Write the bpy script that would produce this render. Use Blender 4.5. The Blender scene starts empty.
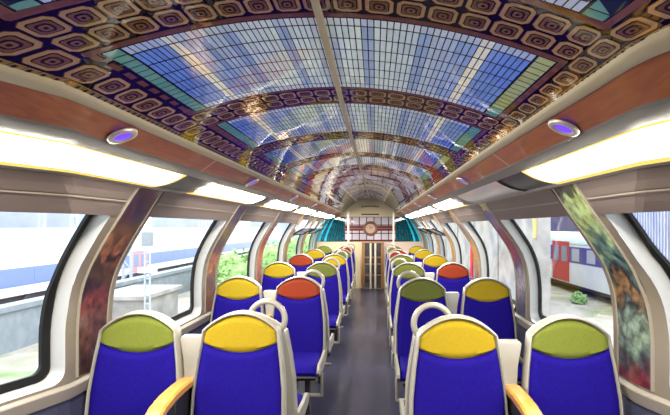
import bpy, math, random
from mathutils import Vector, Matrix
random.seed(7)
SC = bpy.context.scene
COL = SC.collection
PI = math.pi
E = 1.62                      # eye height above the upper-deck floor
CX = 0.14                     # camera stands a little right of the aisle centre
Y0, Y1 = -1.4, 11.9           # saloon from behind the camera to the end bulkhead

def lin(c):
    c = c / 255.0
    return c / 12.92 if c <= 0.04045 else ((c + 0.055) / 1.055) ** 2.4
def rgb(r, g, b): return (lin(r), lin(g), lin(b), 1.0)

# ------------------------------------------------------------------ materials
def mat(name, col, rough=0.5, metal=0.0, coat=0.0, vary=0.08, scale=30.0, bump=0.0, spec=0.5, stretch=None, emit=None, estr=0.0):
    m = bpy.data.materials.new(name); m.use_nodes = True
    nt = m.node_tree; N = nt.nodes; L = nt.links
    b = N['Principled BSDF']
    b.inputs['Roughness'].default_value = rough
    b.inputs['Metallic'].default_value = metal
    b.inputs['Coat Weight'].default_value = coat
    b.inputs['Coat Roughness'].default_value = 0.06
    b.inputs['Specular IOR Level'].default_value = spec
    tc = N.new('ShaderNodeTexCoord'); mp = N.new('ShaderNodeMapping')
    L.new(tc.outputs['Object'], mp.inputs['Vector'])
    if stretch: mp.inputs['Scale'].default_value = stretch
    nz = N.new('ShaderNodeTexNoise'); nz.inputs['Scale'].default_value = scale; nz.inputs['Detail'].default_value = 4
    L.new(mp.outputs['Vector'], nz.inputs['Vector'])
    rp = N.new('ShaderNodeValToRGB')
    a = [max(0, x * (1 - vary)) for x in col[:3]] + [1]; c = [min(1, x * (1 + vary)) for x in col[:3]] + [1]
    rp.color_ramp.elements[0].position = 0.3; rp.color_ramp.elements[1].position = 0.7
    rp.color_ramp.elements[0].color = a; rp.color_ramp.elements[1].color = c
    L.new(nz.outputs['Fac'], rp.inputs['Fac']); L.new(rp.outputs['Color'], b.inputs['Base Color'])
    if bump:
        bp = N.new('ShaderNodeBump'); bp.inputs['Strength'].default_value = bump; bp.inputs['Distance'].default_value = 0.002
        L.new(nz.outputs['Fac'], bp.inputs['Height']); L.new(bp.outputs['Normal'], b.inputs['Normal'])
    if emit:
        b.inputs['Emission Color'].default_value = emit; b.inputs['Emission Strength'].default_value = estr
    return m

def ramp_mat(name, stops, scale, rough=0.35, coat=0.3, stretch=(1, 1, 1), detail=6, distort=1.0):
    m = bpy.data.materials.new(name); m.use_nodes = True
    nt = m.node_tree; N = nt.nodes; L = nt.links; b = N['Principled BSDF']
    b.inputs['Roughness'].default_value = rough; b.inputs['Coat Weight'].default_value = coat
    tc = N.new('ShaderNodeTexCoord'); mp = N.new('ShaderNodeMapping'); mp.inputs['Scale'].default_value = stretch
    L.new(tc.outputs['Object'], mp.inputs['Vector'])
    nz = N.new('ShaderNodeTexNoise'); nz.inputs['Scale'].default_value = scale
    nz.inputs['Detail'].default_value = detail; nz.inputs['Distortion'].default_value = distort
    L.new(mp.outputs['Vector'], nz.inputs['Vector'])
    rp = N.new('ShaderNodeValToRGB'); cr = rp.color_ramp
    while len(cr.elements) < len(stops): cr.elements.new(0.5)
    for e, (p, c) in zip(cr.elements, stops): e.position = p; e.color = c
    L.new(nz.outputs['Fac'], rp.inputs['Fac']); L.new(rp.outputs['Color'], b.inputs['Base Color'])
    return m

def art_mat(name, bands, scale):
    """a printed painting: colour areas stacked by height, broken up by noise"""
    m = bpy.data.materials.new(name); m.use_nodes = True
    nt = m.node_tree; N = nt.nodes; L = nt.links; b = N['Principled BSDF']
    b.inputs['Roughness'].default_value = 0.3; b.inputs['Coat Weight'].default_value = 0.35; b.inputs['Coat Roughness'].default_value = 0.1
    tc = N.new('ShaderNodeTexCoord'); sx = N.new('ShaderNodeSeparateXYZ'); L.new(tc.outputs['Generated'], sx.inputs[0])
    nz = N.new('ShaderNodeTexNoise'); nz.inputs['Scale'].default_value = scale; nz.inputs['Detail'].default_value = 6; nz.inputs['Distortion'].default_value = 2.0
    L.new(tc.outputs['Object'], nz.inputs['Vector'])
    ad = N.new('ShaderNodeMath'); ad.operation = 'MULTIPLY_ADD'; ad.inputs[1].default_value = 0.55; L.new(nz.outputs['Fac'], ad.inputs[0])
    sb = N.new('ShaderNodeMath'); sb.operation = 'SUBTRACT'; sb.inputs[1].default_value = 0.275
    L.new(sx.outputs['Z'], sb.inputs[0]); L.new(sb.outputs[0], ad.inputs[2])
    rp = N.new('ShaderNodeValToRGB'); cr = rp.color_ramp
    while len(cr.elements) < len(bands): cr.elements.new(0.5)
    for e, (p, c) in zip(cr.elements, bands): e.position = p; e.color = c
    L.new(ad.outputs[0], rp.inputs['Fac'])
    n2 = N.new('ShaderNodeTexNoise'); n2.inputs['Scale'].default_value = scale * 4; n2.inputs['Detail'].default_value = 5
    L.new(tc.outputs['Object'], n2.inputs['Vector'])
    mr = N.new('ShaderNodeMapRange'); mr.inputs['From Min'].default_value = 0.35; mr.inputs['From Max'].default_value = 0.65
    mr.inputs['To Min'].default_value = 0.35; mr.inputs['To Max'].default_value = 1.3; L.new(n2.outputs['Fac'], mr.inputs['Value'])
    mx = N.new('ShaderNodeMix'); mx.data_type = 'RGBA'; mx.blend_type = 'MULTIPLY'; mx.inputs['Factor'].default_value = 1.0
    L.new(rp.outputs['Color'], mx.inputs['A']); L.new(mr.outputs['Result'], mx.inputs['B']); L.new(mx.outputs['Result'], b.inputs['Base Color'])
    return m

def vcol_mat(name, rough, coat):
    m = bpy.data.materials.new(name); m.use_nodes = True
    nt = m.node_tree; N = nt.nodes; L = nt.links; b = N['Principled BSDF']
    b.inputs['Roughness'].default_value = rough; b.inputs['Coat Weight'].default_value = coat; b.inputs['Coat Roughness'].default_value = 0.01
    b.inputs['Specular IOR Level'].default_value = 0.0
    at = N.new('ShaderNodeAttribute'); at.attribute_name = 'Col'
    tc = N.new('ShaderNodeTexCoord'); nz = N.new('ShaderNodeTexNoise'); nz.inputs['Scale'].default_value = 55; nz.inputs['Detail'].default_value = 3
    L.new(tc.outputs['Object'], nz.inputs['Vector'])
    mr = N.new('ShaderNodeMapRange'); mr.inputs['To Min'].default_value = 0.9; mr.inputs['To Max'].default_value = 1.1
    L.new(nz.outputs['Fac'], mr.inputs['Value'])
    mx = N.new('ShaderNodeMix'); mx.data_type = 'RGBA'; mx.blend_type = 'MULTIPLY'; mx.inputs['Factor'].default_value = 1
    L.new(at.outputs['Color'], mx.inputs['A']); L.new(mr.outputs['Result'], mx.inputs['B'])
    L.new(mx.outputs['Result'], b.inputs['Base Color'])
    return m

def glass_mat(name, tint, refl=0.06):
    m = bpy.data.materials.new(name); m.use_nodes = True
    nt = m.node_tree; N = nt.nodes; L = nt.links
    for n in list(N): N.remove(n)
    o = N.new('ShaderNodeOutputMaterial'); t = N.new('ShaderNodeBsdfTransparent'); t.inputs['Color'].default_value = tint
    g = N.new('ShaderNodeBsdfGlossy'); g.inputs['Roughness'].default_value = 0.02
    f = N.new('ShaderNodeLayerWeight'); f.inputs['Blend'].default_value = refl * 3
    sc = N.new('ShaderNodeMath'); sc.operation = 'MULTIPLY'; sc.inputs[1].default_value = 0.16
    L.new(f.outputs['Fresnel'], sc.inputs[0])
    mx = N.new('ShaderNodeMixShader'); L.new(sc.outputs[0], mx.inputs[0]); L.new(t.outputs[0], mx.inputs[1]); L.new(g.outputs[0], mx.inputs[2])
    L.new(mx.outputs[0], o.inputs['Surface'])
    return m

M = {}
M['beige'] = mat('warm_beige_panel', rgb(91, 83, 73), 0.45, coat=0.15, vary=0.03, scale=8)
M['beige_shaded'] = mat('shaded_beige_panel', rgb(75, 65, 62), 0.5, vary=0.03, scale=8)  # panel beige darkened in its colour for the shade under the strip lamps
M['reveal'] = mat('white_window_reveal', rgb(134, 134, 134), 0.4, vary=0.02)
M['rim'] = mat('pale_rim', rgb(111, 104, 94), 0.4, vary=0.03)
M['black'] = mat('black_rubber', rgb(6, 6, 7), 0.5, vary=0.2, spec=.2)
M['navy'] = mat('navy_wall_covering', rgb(28, 28, 52), 0.7, vary=0.2, scale=60)
M['shell'] = mat('offwhite_seat_shell', rgb(120, 116, 108), 0.38, coat=0.1, vary=0.02)
M['cream'] = mat('cream_bead', rgb(167, 154, 129), 0.5, vary=0.03)
M['silver'] = mat('silver_trim', rgb(112, 108, 104), 0.5, metal=0.0, spec=0.2, vary=0.05, scale=12, stretch=(1, .2, 1))
M['chrome'] = mat('dark_polished_metal', rgb(69, 67, 67), 0.38, metal=0.8, vary=0.1)
M['wood'] = ramp_mat('cherry_wood_veneer', [(0.3, rgb(122, 66, 30)), (0.5, rgb(138, 76, 35)), (0.7, rgb(152, 88, 42))], 9, rough=0.4, coat=0.15, stretch=(6, 0.7, 6), detail=5, distort=0.6)
M['joint'] = mat('grey_joint', rgb(176, 150, 132), 0.5)
M['blond'] = ramp_mat('blond_wood', [(0.3, rgb(150, 99, 36)), (0.7, rgb(170, 121, 53))], 14, stretch=(6, 1, 6), rough=0.35, coat=0.3)
M['blue'] = mat('blue_violet_seat_velour', rgb(18, 8, 90), 0.85, vary=0.13, scale=70, bump=0.15, spec=0.05)
M['yellow'] = mat('yellow_seat_velour', rgb(122, 102, 6), 0.85, vary=0.07, scale=70, bump=0.15, spec=0.2)
M['green'] = mat('moss_green_seat_velour', rgb(80, 86, 26), 0.85, vary=0.08, scale=70, bump=0.15, spec=0.2)
M['olive'] = mat('olive_seat_velour', rgb(67, 71, 25), 0.85, vary=0.08, scale=70, bump=0.15, spec=0.2)
M['red'] = mat('orange_red_seat_velour', rgb(100, 31, 7), 0.85, vary=0.07, scale=70, bump=0.15, spec=0.2)
M['dkred'] = mat('dark_red_seat_velour', rgb(95, 19, 16), 0.85, vary=0.07, scale=70, bump=0.15, spec=0.2)
M['leg'] = mat('black_pedestal', rgb(24, 22, 26), 0.5, vary=0.1)
M['floor'] = mat('dark_speckled_floor', rgb(39, 39, 56), 0.32, coat=0.12, vary=0.25, scale=45, bump=0.05)
M['lamp'] = mat('lit_diffuser', rgb(255, 240, 205), 0.4, emit=(1.0, 0.94, 0.80, 1), estr=42)
M['lampedge'] = mat('lit_diffuser_lip', rgb(240, 190, 70), 0.4, emit=(1.0, 0.66, 0.16, 1), estr=0.40)
M['unlit'] = mat('unlit_diffuser', rgb(167, 165, 167), 0.3, coat=0.4, vary=0.03)
M['led'] = mat('violet_led', rgb(90, 40, 230), 0.4, emit=(0.14, 0.04, 0.9, 1), estr=.42)
M['bezel'] = mat('grey_bezel', rgb(186, 178, 168), 0.35, metal=0.4)
M['vault'] = vcol_mat('glossy_printed_vault', 0.6, 0.8)
M['print'] = vcol_mat('glossy_printed_panel', 0.4, 0.4)
M['glass'] = glass_mat('window_glass', (0.97, 0.98, 0.98, 1))
M['hopper'] = mat('blue_grey_hopper_glass', rgb(150, 160, 186), 0.12, coat=0.6)
M['cream_wall'] = mat('cream_bulkhead', rgb(183, 167, 140), 0.45, vary=0.03)
M['pinkish'] = mat('pinkish_cream_bulkhead', rgb(180, 161, 151), 0.45, vary=0.03)
M['brown'] = mat('brown_door_frame', rgb(122, 84, 44), 0.4, vary=0.1)
M['doorglass'] = mat('dim_door_glass', rgb(60, 62, 72), 0.08, coat=0.5, vary=0.5, scale=6)
M['pole'] = mat('offwhite_pole', rgb(192, 182, 167), 0.3, coat=0.3, vary=0.02)
M['dark'] = mat('dark_slit', rgb(36, 30, 26), 0.6)

# ------------------------------------------------------------------ mesh builder
class MB:
    def __init__(s): s.v = []; s.f = []; s.m = []; s.c = []
    def vert(s, p): s.v.append(tuple(p)); return len(s.v) - 1
    def face(s, ids, mi=0, col=None): s.f.append(tuple(ids)); s.m.append(mi); s.c.append(col)
    def poly(s, pts, mi=0, col=None): s.face([s.vert(p) for p in pts], mi, col)
    def grid(s, fn, nu, nv, mi=0, flip=False, col=None):
        a = [[s.vert(fn(i / nu, j / nv)) for j in range(nv + 1)] for i in range(nu + 1)]
        for i in range(nu):
            for j in range(nv):
                q = [a[i][j], a[i + 1][j], a[i + 1][j + 1], a[i][j + 1]]
                s.face(q[::-1] if flip else q, mi, col)
        return a
    def loft(s, loops, closed=True, mi=0, cap=False):
        L = [[s.vert(p) for p in lp] for lp in loops]
        n = len(loops[0])
        for a, b in zip(L, L[1:]):
            for i in range(n if closed else n - 1):
                j = (i + 1) % n
                s.face((a[i], a[j], b[j], b[i]), mi)
        if cap: s.face(L[0][::-1], mi); s.face(L[-1], mi)
    def box(s, x0, x1, y0, y1, z0, z1, mi=0, bev=0.0):
        if bev <= 0:
            p = [s.vert((x, y, z)) for z in (z0, z1) for y in (y0, y1) for x in (x0, x1)]
            for q in ((0, 2, 3, 1), (4, 5, 7, 6), (0, 1, 5, 4), (2, 6, 7, 3), (0, 4, 6, 2), (1, 3, 7, 5)): s.face([p[k] for k in q], mi)
            return
        def rl(z, ins):
            r = bev; pts = []
            for cx, cy, a0 in ((x1 - r, y1 - r, 0), (x0 + r, y1 - r, 90), (x0 + r, y0 + r, 180), (x1 - r, y0 + r, 270)):
                for k in range(4):
                    a = math.radians(a0 + 30 * k); rr = r - ins
                    pts.append((cx + rr * math.cos(a), cy + rr * math.sin(a), z))
            return pts
        b = bev
        s.loft([rl(z0, b * .7), rl(z0 + b * .3, b * .3), rl(z0 + b, 0), rl(z1 - b, 0), rl(z1 - b * .3, b * .3), rl(z1, b * .7)], True, mi, True)
    def tube(s, path, r, n=10, mi=0, closed=False, cap=True):
        P = [Vector(p) for p in path]; loops = []
        m = len(P); up = None
        for i, p in enumerate(P):
            t = (P[(i + 1) % m] - P[i - 1]) if closed else (P[min(i + 1, m - 1)] - P[max(i - 1, 0)])
            t.normalize()
            if up is None:
                up = Vector((0, 0, 1)) if abs(t.z) < 0.9 else Vector((1, 0, 0))
            a = (up - t * up.dot(t)).normalized(); b = t.cross(a); up = a
            loops.append([p + (a * math.cos(2 * PI * k / n) + b * math.sin(2 * PI * k / n)) * r for k in range(n)])
        if closed: loops.append(loops[0])
        s.loft(loops, True, mi, cap and not closed)
    def build(s, name, mats, parent=None, smooth=False, vcol=False, auto=None):
        me = bpy.data.meshes.new(name); me.from_pydata(s.v, [], s.f)
        for m in (mats if isinstance(mats, (list, tuple)) else [mats]): me.materials.append(m)
        me.polygons.foreach_set('material_index', s.m)
        if vcol:
            at = me.color_attributes.new('Col', 'FLOAT_COLOR', 'CORNER'); data = []
            for p, c in zip(s.f, s.c): data += list(c or (0, 0, 0, 1)) * len(p)
            at.data.foreach_set('color', data)
        if smooth: me.polygons.foreach_set('use_smooth', [True] * len(s.f))
        me.update()
        if auto is not None:
            me.polygons.foreach_set('use_smooth', [True] * len(s.f))
            me.set_sharp_from_angle(angle=math.radians(auto))
        o = bpy.data.objects.new(name, me); COL.objects.link(o)
        if parent: o.parent = parent
        return o

def thing(name, label, cat, loc=(0, 0, 0), rz=0.0, group=None):
    o = bpy.data.objects.new(name, None); COL.objects.link(o)
    o.empty_display_size = 0.1; o.location = loc; o.rotation_euler = (0, 0, rz)
    return tag(o, label, cat, group)
def tag(o, label, cat, group=None):
    o['label'] = label; o['category'] = cat
    if group: o['group'] = group
    return o
def struct(o): o['kind'] = 'structure'; return o
def copy_thing(r, loc, rz, label, group=None):
    c = r.copy(); COL.objects.link(c); c.location = loc; c.rotation_euler = (0, 0, rz); c['label'] = label
    if group: c['group'] = group
    for ch in list(r.children):
        d = ch.copy(); COL.objects.link(d); d.parent = c
        for g in list(ch.children):
            e = g.copy(); COL.objects.link(e); e.parent = d
    return c

# ------------------------------------------------------------------ shape of the body shell
# the side walls splay outwards in the bay beside the camera; higher, narrower members start to splay later
def splay(sd, W, Y):
    if sd < 0: st, g = 1.466 * W + 0.205, 0.375
    else: st, g = 1.698 * W - 0.238, 0.324
    return W + g * min(max(st - Y, 0.0), 0.45)
PROF = [(0.30, 0.93), (0.213, 1.08), (0.14, 1.13), (0.07, 1.17), (-0.02, 1.23), (-0.12, 1.288), (-0.22, 1.342), (-0.34, 1.383), (-0.5, 1.40), (-0.9, 1.40)]
def Wp(h):
    for (h0, w0), (h1, w1) in zip(PROF, PROF[1:]):
        if h >= h1 or (h1, w1) == PROF[-1]:
            t = (h0 - h) / (h0 - h1); return w0 + (w1 - w0) * max(0, min(1, t))
def Ws(h):           # smoothed
    return (Wp(min(h + .05, .3)) + 2 * Wp(h) + Wp(h - .05)) / 4 if h < 0.16 else Wp(h)
def wall(sd, h, Y, off=0.0):
    W = Ws(h); d = 0.02
    dw = Ws(h - d) - Ws(h + d); n = Vector((2 * d, dw)).normalized()      # outward normal: (width, height)
    hh = h + off * n.y
    if sd > 0 and h < 0.1: W += 0.03 * min(1, (0.1 - h) / 0.3)
    return (sd * (splay(sd, W, Y) + off * n.x), Y, E + hh)
def YS(a, b, fine=0.06, coarse=0.35):
    ys = [a]; y = a
    while y < b - 1e-6:
        y += fine if 0.1 < y < 2.7 else coarse
        ys.append(min(y, b))
    return ys

# ------------------------------------------------------------------ printed vault
UB = 0.765
def crown(Y): return 0.53 + 0.023 * max(0.0, Y - 2.5)
HB = 0.378
WB = 0.69
def vault(u, Y, lev=0):
    sd = -1 if u < 0 else 1
    a = abs(u); e = .54 if sd < 0 else .60          # the print sits a little off centre
    x = a * e / .612 if a < .612 else e + (a - .612) * (WB - e) / .153
    h = crown(Y) - (crown(Y) - HB) * (x / WB) ** 2
    return (sd * (x + (splay(sd, WB, Y) - WB) * (a / UB) ** 4), Y, E + h - 0.0006 * lev)
vb = MB()
DARK = rgb(24, 13, 30); BRN = rgb(120, 78, 72); TAN = rgb(166, 132, 98); TAN2 = rgb(112, 78, 58); DKB = rgb(48, 26, 26); MID = rgb(124, 88, 66)
ys = YS(Y0, Y1, 0.06, 0.2)
NU = 60
ids = [[vb.vert(vault(-UB + 2 * UB * i / NU, y)) for i in range(NU + 1)] for y in ys]
for j in range(len(ys) - 1):
    for i in range(NU):
        vb.face((ids[j][i], ids[j + 1][i], ids[j + 1][i + 1], ids[j][i + 1]), 0, DARK)
def vq(u0, u1, a, b, col, lev=1, sk=0.0):
    n = max(1, int(abs(u1 - u0) / 0.05))
    for k in range(n):
        p, q = u0 + (u1 - u0) * k / n, u0 + (u1 - u0) * (k + 1) / n
        vb.poly([vault(p, a, lev), vault(p + sk, b, lev), vault(q + sk, b, lev), vault(q, a, lev)], 0, col)
def octo(uc, yc, a, b, ch, col, lev):
    pts = [(-a + ch, -b), (-a, -b + ch), (-a, b - ch), (-a + ch, b), (a - ch, b), (a, b - ch), (a, -b + ch), (a - ch, -b)]
    vb.poly([vault(uc + x, yc + y, lev) for x, y in pts], 0, col)
def jit(c, s=0.08):
    k = 1 + random.uniform(-s, s); return (min(1, c[0] * k), min(1, c[1] * k), min(1, c[2] * k), 1)
def rosette(uc, yc, a, b):
    octo(uc, yc, a, b, a * .36, rgb(70, 44, 40), 1)
    octo(uc, yc, a * .95, b * .95, a * .35, jit(TAN), 2)
    octo(uc, yc, a * .68, b * .66, a * .18, DKB, 3)
    octo(uc, yc, a * .60, b * .58, a * .14, jit(TAN2), 4)
    octo(uc, yc, a * .42, b * .42, a * .2, DKB, 5)
    octo(uc, yc, a * .28, b * .28, a * .12, MID, 6)
    octo(uc, yc, a * .12, b * .12, a * .05, DKB, 7)
PER, BAY = 0.79, 0.565
def mixc(a, b, t): return tuple(a[i] + (b[i] - a[i]) * t for i in range(3)) + (1,)
GC, GS = rgb(228, 246, 255), rgb(112, 150, 246)
STR = [(-0.135, -0.108, 'd'), (-0.29, -0.265, 'd'), (-0.37, -0.345, 'd'), (-0.46, -0.425, 'w'), (0.105, 0.132, 'd'), (0.27, 0.295, 'd'), (0.36, 0.385, 'd'), (0.425, 0.462, 'w')]
def pane_col(u):
    t = min(1, max(0, (abs(u) - 0.16) / 0.34)) ** 1.2
    c = mixc(GC, GS, t)
    for a, b, k in STR:
        if a <= u <= b: c = mixc(c, rgb(120, 156, 226), .6) if k == 'd' else rgb(252, 252, 244)
    return jit(c, .09)
for n in range(-3, 5):
    s = 1.134 + PER * (n - 1); e = s + BAY
    # panes of the skylight
    NP = 64; du = 1.12 / NP
    rows = [(0.0, 0.045)] + [(0.045 + k * 0.079, 0.045 + (k + 1) * 0.079) for k in range(6)] + [(0.519, BAY)]
    vq(-0.56, 0.56, s, e, rgb(52, 46, 66), 1)
    for ri, (a, b) in enumerate(rows):
        for k in range(NP):
            u = -0.56 + k * du
            c = pane_col(u + du / 2)
            if ri in (0, 7): c = mixc(c, rgb(220, 232, 250), .55)
            vb.poly([vault(u + .0016, s + a + .003, 2), vault(u + .0016, s + b - .003, 2), vault(u + du - .0016, s + b - .003, 2), vault(u + du - .0016, s + a + .003, 2)], 0, c)
    for sg in (-1, 1):
        vq(sg * .562, sg * .612, s, e, rgb(36, 44, 60), 1)
        k = 0; y = s
        while y < e - .02:
            c = mixc(rgb(96, 158, 160), rgb(190, 190, 130), .75 if (sg > 0 and n in (1, 3) and k < 13) else random.uniform(0, .12))
            vq(sg * .566, sg * .608, y + .002, min(e, y + .034), jit(c), 2); y += .036; k += 1
        vq(sg * .616, sg * .642, s - .02, e + .02, jit(BRN), 1)
        y = s - .02
        while y < e: vq(sg * .620, sg * .638, y + .004, y + .05, rgb(108, 66, 60), 2); y += .07
    # bands of rosettes between the skylights (two rows, brown edges)
    for a, b in ((e + .002, e + .024), (s + PER - .024, s + PER - .002)):
        vq(-.64, .64, a, b, jit(BRN), 1)
        for k in range(16): vq(-.64 + k * .08 + .004, -.64 + k * .08 + .074, a + .004, b - .004, rgb(112, 70, 64), 2)
    for r in (0, 1):
        yc = e + 0.071 + 0.083 * r
        for k in range(-8, 9):
            if abs(k * .0765) < .64: rosette(k * .0765 + (.0382 if r == 2 else 0), yc, .0355, .0385)
yy = Y0
while yy < 6.3:
    for sg in (-1, 1): rosette(sg * .692, yy, .040, .044)
    yy += 0.1
for sg in (-1, 1):
    y = Y0
    vq(sg * .738, sg * .764, Y0, 2.0, rgb(120, 96, 52), 1) if False else None
    while y < 6.3:
        vq(sg * .738, sg * .762, y, y + .03, rgb(138, 112, 64), 1); vq(sg * .743, sg * .757, y + .006, y + .016, rgb(50, 34, 26), 2); y += .032
# far part of the print: an iron-and-glass hall with brown arches; its teal sides are painted reflections
s = 4.32
BRA = rgb(96, 50, 38)
NL = 22
y = s
while y < Y1 - .05:
    for k in range(-9, 10):
        u0, u1 = k * .068 - .034, k * .068 + .034
        if y > 6.2 and abs(k) > 5:
            c = jit(rgb(8, 66, 80), .3)  # reflection of the teal end panels, painted into the vault colour
        else:
            t = abs(k) / 9
            c = jit(mixc(rgb(206, 200, 210), rgb(120, 132, 170), t), .16)
        vq(u0 + .004, u1 - .004, y + .006, min(Y1, y + .205), c, 1)
    y += .21
if True:
    for sg in (-1, 1):
        vq(sg * .645, sg * .765, 6.3, Y1, rgb(6, 50, 64), 1)  # outer strips of the same painted teal reflection
for ya in (4.35, 5.0, 5.65, 6.4, 7.2, 8.1, 9.1, 10.2, 11.2):
    vq(-.62, .62, ya, ya + .15, BRA, 2); vq(-.62, .62, ya + .05, ya + .07, rgb(150, 98, 76), 3)
for uu in (-.37, .37): vq(uu - .012, uu + .012, 6.0, Y1, rgb(214, 196, 176), 3)
ceil = struct(vb.build('ceiling', M['vault'], vcol=True))
# crown joint strip
cs = MB(); ys2 = YS(Y0, Y1 - .02, .2, .4)
cs.loft([[(-.011, y, E + crown(y) - .001), (-.009, y, E + crown(y) - .009), (.009, y, E + crown(y) - .009), (.011, y, E + crown(y) - .001)] for y in ys2], closed=False)
struct(cs.build('trim_1', M['cream']))

# ------------------------------------------------------------------ longitudinal members
tn = [2]
def runner(prof, material, sd, a=Y0, b=Y1, smooth=False):
    m = MB()
    m.loft([[(sd * splay(sd, w, y), y, E + h) for w, h in prof] for y in YS(a, b)], closed=False)
    o = struct(m.build('trim_%d' % tn[0], material, auto=35)); tn[0] += 1
    return o
def arc_prof(p0, p1, bul, n=8):
    (a, b), (c, d) = p0, p1; nx, ny = (d - b), -(c - a); L = math.hypot(nx, ny); nx /= L; ny /= L
    out = []
    for i in range(n + 1):
        t = i / n; k = bul * 4 * t * (1 - t)
        out.append((a + (c - a) * t + nx * k, b + (d - b) * t + ny * k))
    return out
LAMPP = arc_prof((0.870, 0.278), (1.072, 0.214), 0.015, 20)     # section of the light diffusers
for sd in (-1, 1):
    runner([(.680, .386), (.684, .372), (.690, .366), (.712, .357), (.717, .358), (.719, .366)], M['cream'], sd)
    runner([(.716, .362), (.758, .332), (.80, .302)], M['wood'], sd)
    runner([(.798, .304), (.803, .298), (.812, .2945), (.84, .286), (.868, .2765), (.874, .2785)], M['silver'], sd)
    # housing behind and between the diffusers, silver lip below them
    runner([(w + .004, h + .006) for w, h in LAMPP], M['chrome'], sd)
    runner([(1.060, .2225), (1.066, .2105), (1.076, .205), (1.086, .2085), (1.088, .216)], M['silver'], sd)
    # joints across the wood
    for k in range(-2, 6):
        y = (2.42 if sd < 0 else 2.2) + 1.70 * k
        m = MB(); m.loft([[(sd * splay(sd, w, yy), yy, E + h - .0015) for w, h in ((.717, .361), (.758, .3315), (.799, .302))] for yy in (y, y + .018)], closed=False)
        struct(m.build('trim_%d' % tn[0], M['joint'])); tn[0] += 1

# ------------------------------------------------------------------ lamps and downlights
def lampsec(sd, a, b, name_label, lit, grp):
    y0, y1 = a, b
    root = thing('strip_lamp', name_label, 'lamp', (sd * .98, (a + b) / 2, E + .25), 0, grp)
    R = Vector(root.location)
    n = len(LAMPP)
    def pt(i, y, off=0): 
        w, h = LAMPP[i]; return Vector((sd * splay(sd, w, y), y, E + h - off)) - R
    yi = YS(a + .04, b - .04, .05, .1); yl = [a] + yi + [b]; q = n - 6
    m = MB(); m.loft([[pt(i, y) for i in range(1, q + 1)] for y in yi], closed=False)
    m.build('diffuser', M['lamp'] if lit else M['unlit'], root, smooth=True)
    e = MB()
    e.loft([[pt(i, y) for i in (0, 1)] for y in yl], closed=False)
    e.loft([[pt(i, y) for i in range(q, n)] for y in yl], closed=False)
    for ya, yb in ((a, a + .04), (b - .04, b)):
        e.loft([[pt(i, y) for i in range(1, q + 1)] for y in (ya, yb)], closed=False)
    e.build('diffuser_lip', M['lampedge'] if lit else M['unlit'], root, smooth=True)
    return root
NTH = ['first', 'second', 'third', 'fourth', 'fifth', 'sixth', 'seventh']
for k in range(6):
    a, b = 2.86 + 1.80 * (k - 1), 2.86 + 1.80 * (k - 1) + 1.34
    if k == 0: a, b = 0.55, 2.42
    b = min(b, Y1 - .1)
    lab = 'warm lit strip lamp, %s along the left side counting from the camera' % NTH[k]
    lampsec(-1, a, b, lab, True, 'strip lamps along the left wall')
for k in range(6):
    a, b = 2.72 + 1.74 * (k - 1), 2.72 + 1.74 * (k - 1) + 1.30
    if k == 0: a, b = 0.5, 2.25
    b = min(b, Y1 - .1)
    if k == 1: lab = 'unlit grey strip lamp cover on the right side, just beyond the nearest lit one'
    else: lab = 'warm lit strip lamp, %s along the right side counting from the camera' % NTH[k]
    lampsec(1, a, b, lab, k != 1, 'strip lamps along the right wall')
proto = None
for sd, y00 in ((-1, 1.59), (1, 1.46)):
    for k in range(6):
        y = y00 + 1.68 * k
        if y > Y1 - .3: continue
        w, h = .752, .322
        loc = (sd * splay(sd, w, y), y, E + h)
        lab = 'round violet downlight in the wood strip, %s from the camera on the %s' % (NTH[k], 'left' if sd < 0 else 'right')
        if proto is None:
            proto = thing('downlight', lab, 'downlight', (0, 0, 0), 0, 'violet downlights')
            m = MB(); prof = [(.052, .002), (.050, -.006), (.042, -.009), (.034, -.007), (.030, -.003)]
            m.loft([[(r * math.cos(2 * PI * i / 28), r * math.sin(2 * PI * i / 28), z) for i in range(28)] for r, z in prof])
            m.build('bezel', M['bezel'], proto, smooth=True)
            m = MB(); m.loft([[(r * math.cos(2 * PI * i / 20), r * math.sin(2 * PI * i / 20), z) for i in range(20)] for r, z in ((.030, -.003), (.02, -.0055), (.004, -.006))], cap=True)
            led = m.build('led_lens', M['led'], proto); d = proto
        else:
            d = copy_thing(proto, (0, 0, 0), 0, lab)
        d.location = loc
        # lie flat on the inclined wood strip
        d.rotation_euler = (0, sd * math.radians(26), 0)

# ------------------------------------------------------------------ side walls and windows
PIL = {-1: [2.45 + 1.75 * k for k in range(-2, 6)], 1: [2.25 + 1.70 * k for k in range(-2, 6)]}
HT, HBOT = 0.213, -0.80
def rloop(a, b, h0, h1, r, ny=14, nh=18, nc=6):
    """openings: bottom edge, far side, top edge, near side; rounded lower corners. Returns list of ((y,h), (outer tag))"""
    P = []
    for i in range(ny + 1): t = i / ny; P.append((a + r + (b - a - 2 * r) * t, h0, 'b', t))
    for i in range(1, nc): q = i / nc * PI / 2; P.append((b - r + r * math.sin(q), h0 + r - r * math.cos(q), 'cb', i / nc))
    for i in range(nh + 1): t = i / nh; P.append((b, h0 + r + (h1 - h0 - r) * t, 's', t))
    for i in range(1, ny): t = i / ny; P.append((b - (b - a) * t, h1, 't', t))
    for i in range(nh + 1): t = i / nh; P.append((a, h1 - (h1 - h0 - r) * t, 's', t))
    for i in range(1, nc): q = i / nc * PI / 2; P.append((a + r - r * math.sin(q), h0 + r - r * math.cos(q), 'ca', i / nc))
    return P
wn = [1]
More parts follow.
